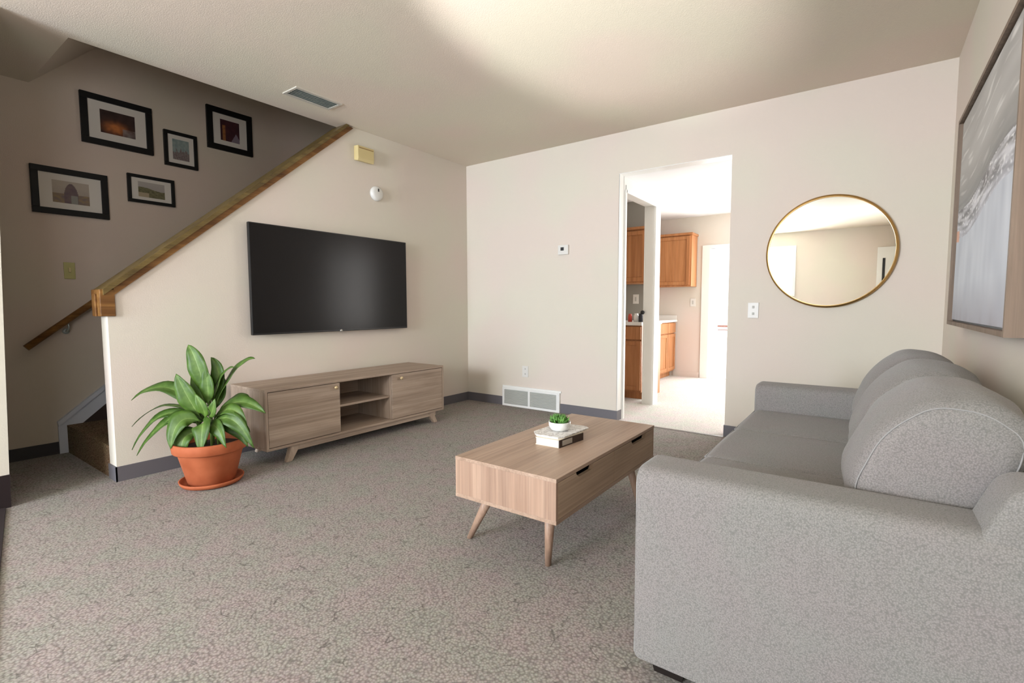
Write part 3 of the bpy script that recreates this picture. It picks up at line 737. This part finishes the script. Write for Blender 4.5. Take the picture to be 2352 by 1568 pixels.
def leaf(base, mid, tip, wid, up=None, fold=.25, tone=0, shape=.42, nseg=16, name='leaf'):
    b0, m0, t0 = Vector(base), Vector(mid), Vector(tip)
    ctrl = m0*2-(b0+t0)/2
    bm = bmesh.new(); cols = []; rows = []
    up = Vector(up) if up else Vector((0, 0, 1))
    for i in range(nseg+1):
        s_ = i/nseg
        p = b0*(1-s_)**2+ctrl*2*s_*(1-s_)+t0*s_*s_
        d = ((ctrl-b0)*(1-s_)+(t0-ctrl)*s_).normalized()
        side = d.cross(up)
        if side.length < .05: side = d.cross(TC)
        side.normalize(); nr = side.cross(d).normalized()
        # narrow petiole, then blade
        if s_ < .10: w_ = .05
        else:
            q = (s_-.10)/.90
            w_ = .05+.95*math.sin(math.pi*q**.8)**.85*(1 if q < shape else 1)
            if q > .97: w_ *= .4
        w_ *= wid
        row = []
        for (a, c) in ((-1, 0), (-.55, 1), (-.07, 2), (0, 3), (.07, 2), (.55, 1), (1, 0)):
            wav = .06*wid*math.sin(s_*17+a*3+tone*5)*(abs(a)**2)
            row.append(bm.verts.new(p+side*w_*a+nr*(fold*w_*abs(a)+wav)))
            g = lerp(C_(32, 60, 18), C_(80, 112, 40), tone+.35*nz(p.x*9, p.z*9, 3, a))
            if c == 3: g = lerp(g, C_(168, 190, 120), .5*(1-s_*.5))
            elif c == 2: g = lerp(g, C_(120, 150, 80), .35)
            cols.append(g)
        rows.append(row)
    for A_, B_ in zip(rows, rows[1:]):
        for k in range(6):
            f = bm.faces.new((A_[k], A_[k+1], B_[k+1], B_[k])); f.smooth = True
    mbx = MB(); mbx.bm.free(); mbx.bm = bm
    o = mbx.build(name, M['leaf'], t); set_col(o.obj, lambda i: cols[i])
    sm = o.obj.modifiers.new('thickness', 'SOLIDIFY'); sm.thickness = .0016; sm.offset = 0
    return o
V_ = lambda c: tuple(c)
SP = [PL(-.03, .21, 0), PL(.03, .21, .01), PL(-.01, .21, -.03)]
toC = TC+Vector((0, 0, .35))
# (base r,z,d) (mid) (tip) half width, facing, tone
LV = [
 ((-.01, .47, .0), (-.035, .66, .02), (-.10, .785, .0), .052, toC, .5),          # tall top leaf
 ((.00, .42, -.02), (.045, .60, -.03), (-.00, .71, -.04), .040, toC, .35),
 ((.01, .42, .0), (.08, .60, .0), (.165, .66, .02), .026, Vector((.2, -.5, 1)), .45),   # upright right
 ((.03, .43, .0), (.15, .64, -.02), (.262, .705, -.02), .034, Vector((0, -.75, .9)), .4),   # arching right top
 ((-.03, .38, .03), (-.075, .50, .06), (-.135, .63, .06), .052, toC, .55),
 ((-.02, .40, .0), (-.045, .56, .0), (-.075, .66, -.02), .046, toC, .6),
 ((-.04, .37, .0), (-.22, .54, .0), (-.42, .475, .02), .044, Vector((0, -.8, 1)), .35), # left arching
 ((-.04, .35, .0), (-.22, .445, .02), (-.41, .330, .04), .022, Vector((-.1, -.25, 1)), .2),
 ((-.04, .34, .02), (-.22, .40, .05), (-.385, .210, .08), .034, Vector((0, -.9, .8)), .25),
 ((-.03, .33, .03), (-.16, .375, .09), (-.330, .190, .12), .040, Vector((0, -.9, .7)), .35),
 ((-.01, .36, .05), (-.09, .375, .11), (-.115, .240, .16), .052, toC, .5),
 ((.00, .35, .05), (.035, .345, .12), (.045, .215, .16), .050, toC, .4),
 ((-.02, .30, .05), (-.07, .28, .12), (-.065, .16, .13), .044, toC, .45),
 ((.02, .40, .03), (.06, .42, .07), (.085, .495, .08), .030, toC, .65),
 ((.00, .38, .04), (.01, .44, .07), (-.03, .52, .07), .030, toC, .8),
 ((.03, .36, .0), (.16, .46, .0), (.330, .400, .02), .044, Vector((0, -.85, .9)), .35),
 ((.03, .35, .03), (.15, .43, .05), (.255, .345, .08), .036, Vector((.1, -.9, .9)), .5),
 ((.03, .33, .04), (.17, .38, .08), (.300, .225, .10), .042, Vector((0, -.9, .8)), .3),
 ((.03, .32, .02), (.14, .33, .03), (.235, .215, .04), .040, Vector((0, -.9, .8)), .2),
 ((.02, .38, -.04), (.12, .47, -.06), (.20, .47, -.06), .034, Vector((0, -.6, 1)), .2),
 ((.02, .34, -.05), (.09, .36, -.10), (.15, .25, -.14), .040, Vector((0, .3, 1)), .2),
 ((-.02, .34, -.05), (-.09, .38, -.10), (-.16, .28, -.14), .040, Vector((0, .3, 1)), .2),
 ((-.03, .36, .01), (-.10, .40, .04), (-.16, .345, .06), .030, Vector((0, -.8, .8)), .4),
 ((.00, .44, .01), (.012, .55, .02), (.000, .655, .02), .040, toC, .55),
 ((.01, .40, -.03), (.055, .52, -.03), (.060, .62, -.03), .036, toC, .2),
 ((-.04, .34, .04), (-.12, .40, .08), (-.215, .325, .10), .036, Vector((0, -.9, .7)), .3),
 ((.02, .33, .05), (.10, .34, .10), (.165, .235, .13), .040, Vector((0, -.9, .7)), .35),
 ((-.03, .30, .03), (-.10, .30, .09), (-.150, .215, .11), .034, toC, .15),
 ((.03, .37, -.02), (.10, .41, -.01), (.175, .395, .00), .030, Vector((0, -.8, .8)), .6),
]
for (b0, m0, t0, wd, up, tone) in LV:
    leaf(PL(*b0), PL(*m0), PL(*t0), wd, V_(up), .22, tone)
for k, (r, d) in enumerate(((-.03, .0), (.02, .02), (.0, -.03), (.04, -.01))):
    MB().tube([PL(r, .205, d), PL(r*.8, .32, d*.8), PL(r*.4, .44+.02*k, d*.4)], [.008, .007, .005], 8).build('stem', mat('green_stem', srgb(86, 110, 50), .5) if k == 0 else bpy.data.materials['green_stem'], t)

# ------------------------------------------------------------------ sofa
t = thing('sofa', 'grey three-seat fabric sofa with loose back cushions against right wall', 'sofa', (3.38, -1.85, 0))
SX = 2.965; SBK = 3.795; SY0, SY1 = -2.755, -.93; AT = .165
zb = .062; za = .580
def rounded(pts, rads, seg=8):
    out = []; n = len(pts)
    for i in range(n):
        p = Vector(pts[i]); a = Vector(pts[i-1]); b_ = Vector(pts[(i+1) % n]); r = rads[i]
        if r <= 0: out.append(tuple(p)); continue
        u = (a-p).normalized(); w_ = (b_-p).normalized()
        p0 = p+u*r; p1 = p+w_*r
        for k in range(seg+1):
            s_ = k/seg; out.append(tuple(p0*(1-s_)**2+p*2*s_*(1-s_)+p1*s_*s_))
    return out
def centre(prof):
    xs = [p[0] for p in prof]; zs_ = [p[1] for p in prof]
    return (min(xs)+max(xs))/2, (min(zs_)+max(zs_))/2, (max(xs)-min(xs))/2, (max(zs_)-min(zs_))/2
def offset(prof, ins):
    cx_, cz_, hx, hz = centre(prof)
    return [(cx_+(p[0]-cx_)*(1-ins/hx), cz_+(p[1]-cz_)*(1-ins/hz)) for p in prof]
def pillow(prof, y0, y1, er, seg=8, puff=0.0, bulge=0.0, dome=0.0, zmin=None):
    """closed x-z profile swept along y, ends rounded by er"""
    L0 = []
    for k in range(seg+1):
        a = math.pi/2*k/seg
        L0.append((y0+er*(1-math.cos(a)), er*(1-math.sin(a))))
    mids = [(y0+er+(y1-y0-2*er)*k/14, 0) for k in range(1, 14)]
    secs = L0+mids+[(y1-(yy-y0), ins) for (yy, ins) in L0[::-1]]
    mbx = MB(); rings = []
    for (yy, ins) in secs:
        f = 1-abs((yy-(y0+y1)/2)/((y1-y0)/2))**2.4
        ring = []
        for (px_, pz_) in offset(prof, ins-puff*f):
            nv = bulge*noise.noise(Vector((px_*7, yy*6, pz_*7)))*min(1, f*3)
            if zmin is not None: pz_ = max(pz_, zmin)
            ring.append(mbx.bm.verts.new((px_+nv, yy, pz_+(nv if pz_ > (zmin or -9)+.02 else 0))))
        rings.append(ring)
    n = len(prof); cx_, cz_, hx, hz = centre(prof)
    # rounded end panels in concentric rings
    for end, yy, sg in ((0, y0, -1), (-1, y1, 1)):
        base = [v.co.copy() for v in rings[end]]
        prev = rings[end]; c = sum(base, Vector())/n
        extra = []
        for q in (.8, .55, .3):
            ring = [mbx.bm.verts.new(c+(p-c)*q+Vector((0, sg*dome*(1-q*q), 0))) for p in base]
            extra.append(ring)
        cv = mbx.bm.verts.new(c+Vector((0, sg*dome, 0)))
        for rg in extra:
            for k in range(n): f = mbx.bm.faces.new((prev[k], prev[(k+1) % n], rg[(k+1) % n], rg[k])); f.smooth = True
            prev = rg
        for k in range(n): f = mbx.bm.faces.new((prev[k], prev[(k+1) % n], cv)); f.smooth = True
    for A_, B_ in zip(rings, rings[1:]):
        for k in range(n): f = mbx.bm.faces.new((A_[k], A_[(k+1) % n], B_[(k+1) % n], B_[k])); f.smooth = True
    bmesh.ops.recalc_face_normals(mbx.bm, faces=mbx.bm.faces[:])
    return mbx
# arms: profile in y-z, swept along x
def arm(y0, y1):
    prof = rounded([(y0, zb), (y1, zb), (y1, za), (y0, za)], [.006, .006, .034, .045], 8)
    x0, x1 = SX, SBK-.03; er = .022; secs = []
    for k in range(7):
        a = math.pi/2*k/6; secs.append((x0+er*(1-math.cos(a)), er*(1-math.sin(a))))
    secs += [(x0+(x1-x0)*k/12, 0) for k in range(1, 12)]+[(x1, .0)]
    mbx = MB(); rings = []
    c = Vector(((y0+y1)/2, (zb+za)/2))
    for (xx, ins) in secs:
        ring = []
        for i, p in enumerate(prof):
            sx = ins/((y1-y0)/2); sz = ins/((za-zb)/2)
            yy = c.x+(p[0]-c.x)*(1-sx); zz = c.y+(p[1]-c.y)*(1-sz)
            ring.append(mbx.bm.verts.new((xx, yy, zz)))
        rings.append(ring)
    fs = []; n = len(prof)
    for A_, B_ in zip(rings, rings[1:]):
        for k in range(n): f = mbx.bm.faces.new((A_[k], A_[(k+1) % n], B_[(k+1) % n], B_[k])); f.smooth = True; fs.append(f)
    for rg in (rings[0], rings[-1]): f = mbx.bm.faces.new(rg); fs.append(f)
    bmesh.ops.recalc_face_normals(mbx.bm, faces=fs)
    return mbx
for (a, b_) in ((SY0, SY0+AT), (SY1-AT, SY1)):
    ar = arm(a, b_).build('arm', M['fabric'], t)
    e = .010
    pr = rounded([(a+e, zb+.01), (b_-e, zb+.01), (b_-e, za-e), (a+e, za-e)], [.006, .006, .034, .045], 8)
    MB().tube([(SX+.006, p[0], p[1]) for p in pr], .0032, 8, True).build('piping', M['pipe'], ar)
# base and back frame
MB().box(SX+.015, SBK, SY0+AT-.01, SY1-AT+.01, zb, .33, .012, 3).build('seat_base', M['fabric'], t)
bk = rounded([(3.66, .30), (3.715, .655), (SBK, .655), (SBK, .08), (3.66, .08)], [0, .03, .03, .005, .005], 6)
pillow(bk, SY0+.004, SY1-.004, .02, 6).build('back_frame', M['fabric'], t)
# raised rear shoulder of the arm
sh = rounded([(3.600, .50), (3.668, .672), (3.79, .672), (3.79, .50)], [.01, .035, .03, .01], 8)
pillow(sh, SY0+.008, SY0+AT-.01, .02, 6).build('arm_shoulder', M['fabric'], t)
pillow(sh, SY1-AT+.01, SY1-.008, .02, 6).build('arm_shoulder', M['fabric'], t)
ys = [SY0+AT, SY0+AT+.4985, SY0+AT+.997, SY1-AT]
for k in range(3):
    y0, y1 = ys[k]+.001, ys[k+1]-.001
    prof = rounded([(SX+.002, .332), (3.64, .332), (3.64, .445), (SX+.002, .445)], [.02, .01, .02, .032], 8)
    # denser top so the crown can bulge
    top = []
    for i, p in enumerate(prof):
        top.append(p); q = prof[(i+1) % len(prof)]
        if abs(p[0]-q[0]) > .3:
            for j in range(1, 12): top.append((p[0]+(q[0]-p[0])*j/12, p[1]+(q[1]-p[1])*j/12))
    cu = pillow(top, y0, y1, .018, 6, .003, .002).build('seat_cushion', M['fabric'], t)
    pts = [(SX+.006, y0+.012+(y1-y0-.024)*j/10, .436) for j in range(11)]
    MB().tube(pts, .003, 6).build('piping', M['pipe'], cu)
    cp = rounded([(3.450, .452), (3.415, .56), (3.475, .715), (3.565, .790), (3.655, .785), (3.722, .735), (3.712, .66), (3.590, .452)],
                 [.04, .05, .055, .035, .034, .030, .030, .03], 6)
    bc = pillow(cp, y0+.003, y1-.003, .045, 9, .022, .012, .004, .450).build('back_cushion', M['fabric'], t)
    e = .045*.293
    ring0 = offset(cp, e-.002)
    for yy in (y0+.001+e, y1-.001-e):
        MB().tube([(p[0], yy, p[1]) for p in ring0], .0018, 6, True).build('piping', M['pipe'], bc)
for (lx, ly) in ((SX+.03, SY0+.05), (SX+.03, SY1-.12), (SBK-.15, SY0+.05), (SBK-.15, SY1-.12)):
    l = MB()
    va = [l.bm.verts.new((lx+a*.10, ly+b_*.07, zb+.003)) for a, b_ in ((0, 0), (1, 0), (1, 1), (0, 1))]
    vb = [l.bm.verts.new((lx+.012+a*.075, ly+.012+b_*.046, 0)) for a, b_ in ((0, 0), (1, 0), (1, 1), (0, 1))]
    fs = [l.bm.faces.new(va), l.bm.faces.new(vb[::-1])]+[l.bm.faces.new((va[i], va[(i+1) % 4], vb[(i+1) % 4], vb[i])) for i in range(4)]
    bmesh.ops.recalc_face_normals(l.bm, faces=fs)
    l.build('foot', M['darkwood'], t)

# dark entry mat at the left edge
MB().prism([(.02, -3.505), (1.75, -3.795), (1.75, -4.5), (.02, -4.5)], 'z', 0, .008).build('door_mat', M['rug'], label='dark brown floor mat at the left edge by the entry wall', category='mat')

# ------------------------------------------------------------------ lights
def area(name, loc, rot, sx, sy, power, col=(1, 1, 1)):
    l = bpy.data.lights.new(name, 'AREA'); l.shape = 'RECTANGLE'; l.size = sx; l.size_y = sy; l.energy = power; l.color = col
    o = bpy.data.objects.new(name, l); COL.objects.link(o); o.location = loc; o.rotation_euler = rot; return o
area('window_daylight', ((WX0+WX1)/2, DY-.16, (WZ0+WZ1)/2), (R(90), 0, 0), WX1-WX0, WZ1-WZ0, 140, (.96, .985, 1.03))
area('added_door_daylight', ((GX0+GX1)/2, DY-.16, GZ/2+.05), (R(90), 0, 0), GX1-GX0, GZ-.1, 190, (.82, .93, 1.08))  # daylight for the added glazed door behind the camera
area('side_window_daylight', (W+.16, -5.35, 1.5), (0, R(90), 0), 1.15, 1.15, 24, (.88, .96, 1.06))
area('sliding_door_daylight', (2.55, KY+.12, .9), (R(-90), 0, 0), 1.7, 1.7, 50, (1, .99, .98))
area('kitchen_side_fill', (3.78, 1.75, 1.25), (0, R(90), 0), 1.3, 1.6, 34, (1, .99, .98))  # added fill for partition and cabinet fronts; the wall has no window here
sp = bpy.data.lights.new('ceiling_patch_fill', 'SPOT'); sp.energy = 380; sp.spot_size = R(32); sp.spot_blend = .65; sp.shadow_soft_size = .06; sp.color = (1, 1, 1)  # unseen spot without a fixture, added to make the bright ceiling patch
so = bpy.data.objects.new('ceiling_patch_fill', sp); COL.objects.link(so); so.location = (2.2, -4.25, .5)
so.rotation_euler = (Vector((2.3, -1.82, 2.44))-so.location).to_track_quat('-Z', 'Y').to_euler()
wd = bpy.data.worlds.new('World'); S.world = wd; wd.use_nodes = True
bg = wd.node_tree.nodes['Background']; bg.inputs[0].default_value = (.93, .96, 1, 1); bg.inputs[1].default_value = 3

# ------------------------------------------------------------------ camera
cam = bpy.data.cameras.new('camera'); co = bpy.data.objects.new('camera', cam); COL.objects.link(co); S.camera = co
cam.sensor_width = 36; cam.lens = 36*1132.63/2352; cam.clip_start = .02
yaw, pitch, roll = .6268, -.0716, -.0025
fw = Vector((-math.sin(yaw)*math.cos(pitch), math.cos(yaw)*math.cos(pitch), math.sin(pitch)))
ri = Vector((math.cos(yaw), math.sin(yaw), 0)); up = ri.cross(fw)
r2 = ri*math.cos(roll)+up*math.sin(roll); u2 = -ri*math.sin(roll)+up*math.cos(roll)
mw = Matrix((r2, u2, -fw)).transposed().to_4x4(); mw.translation = Vector((3.4459, -3.9586, .9962))
co.matrix_world = mw
vs = S.view_settings; vs.view_transform = 'Standard'; vs.look = 'None'; vs.gamma = 1; vs.use_curve_mapping = False; vs.exposure = .3
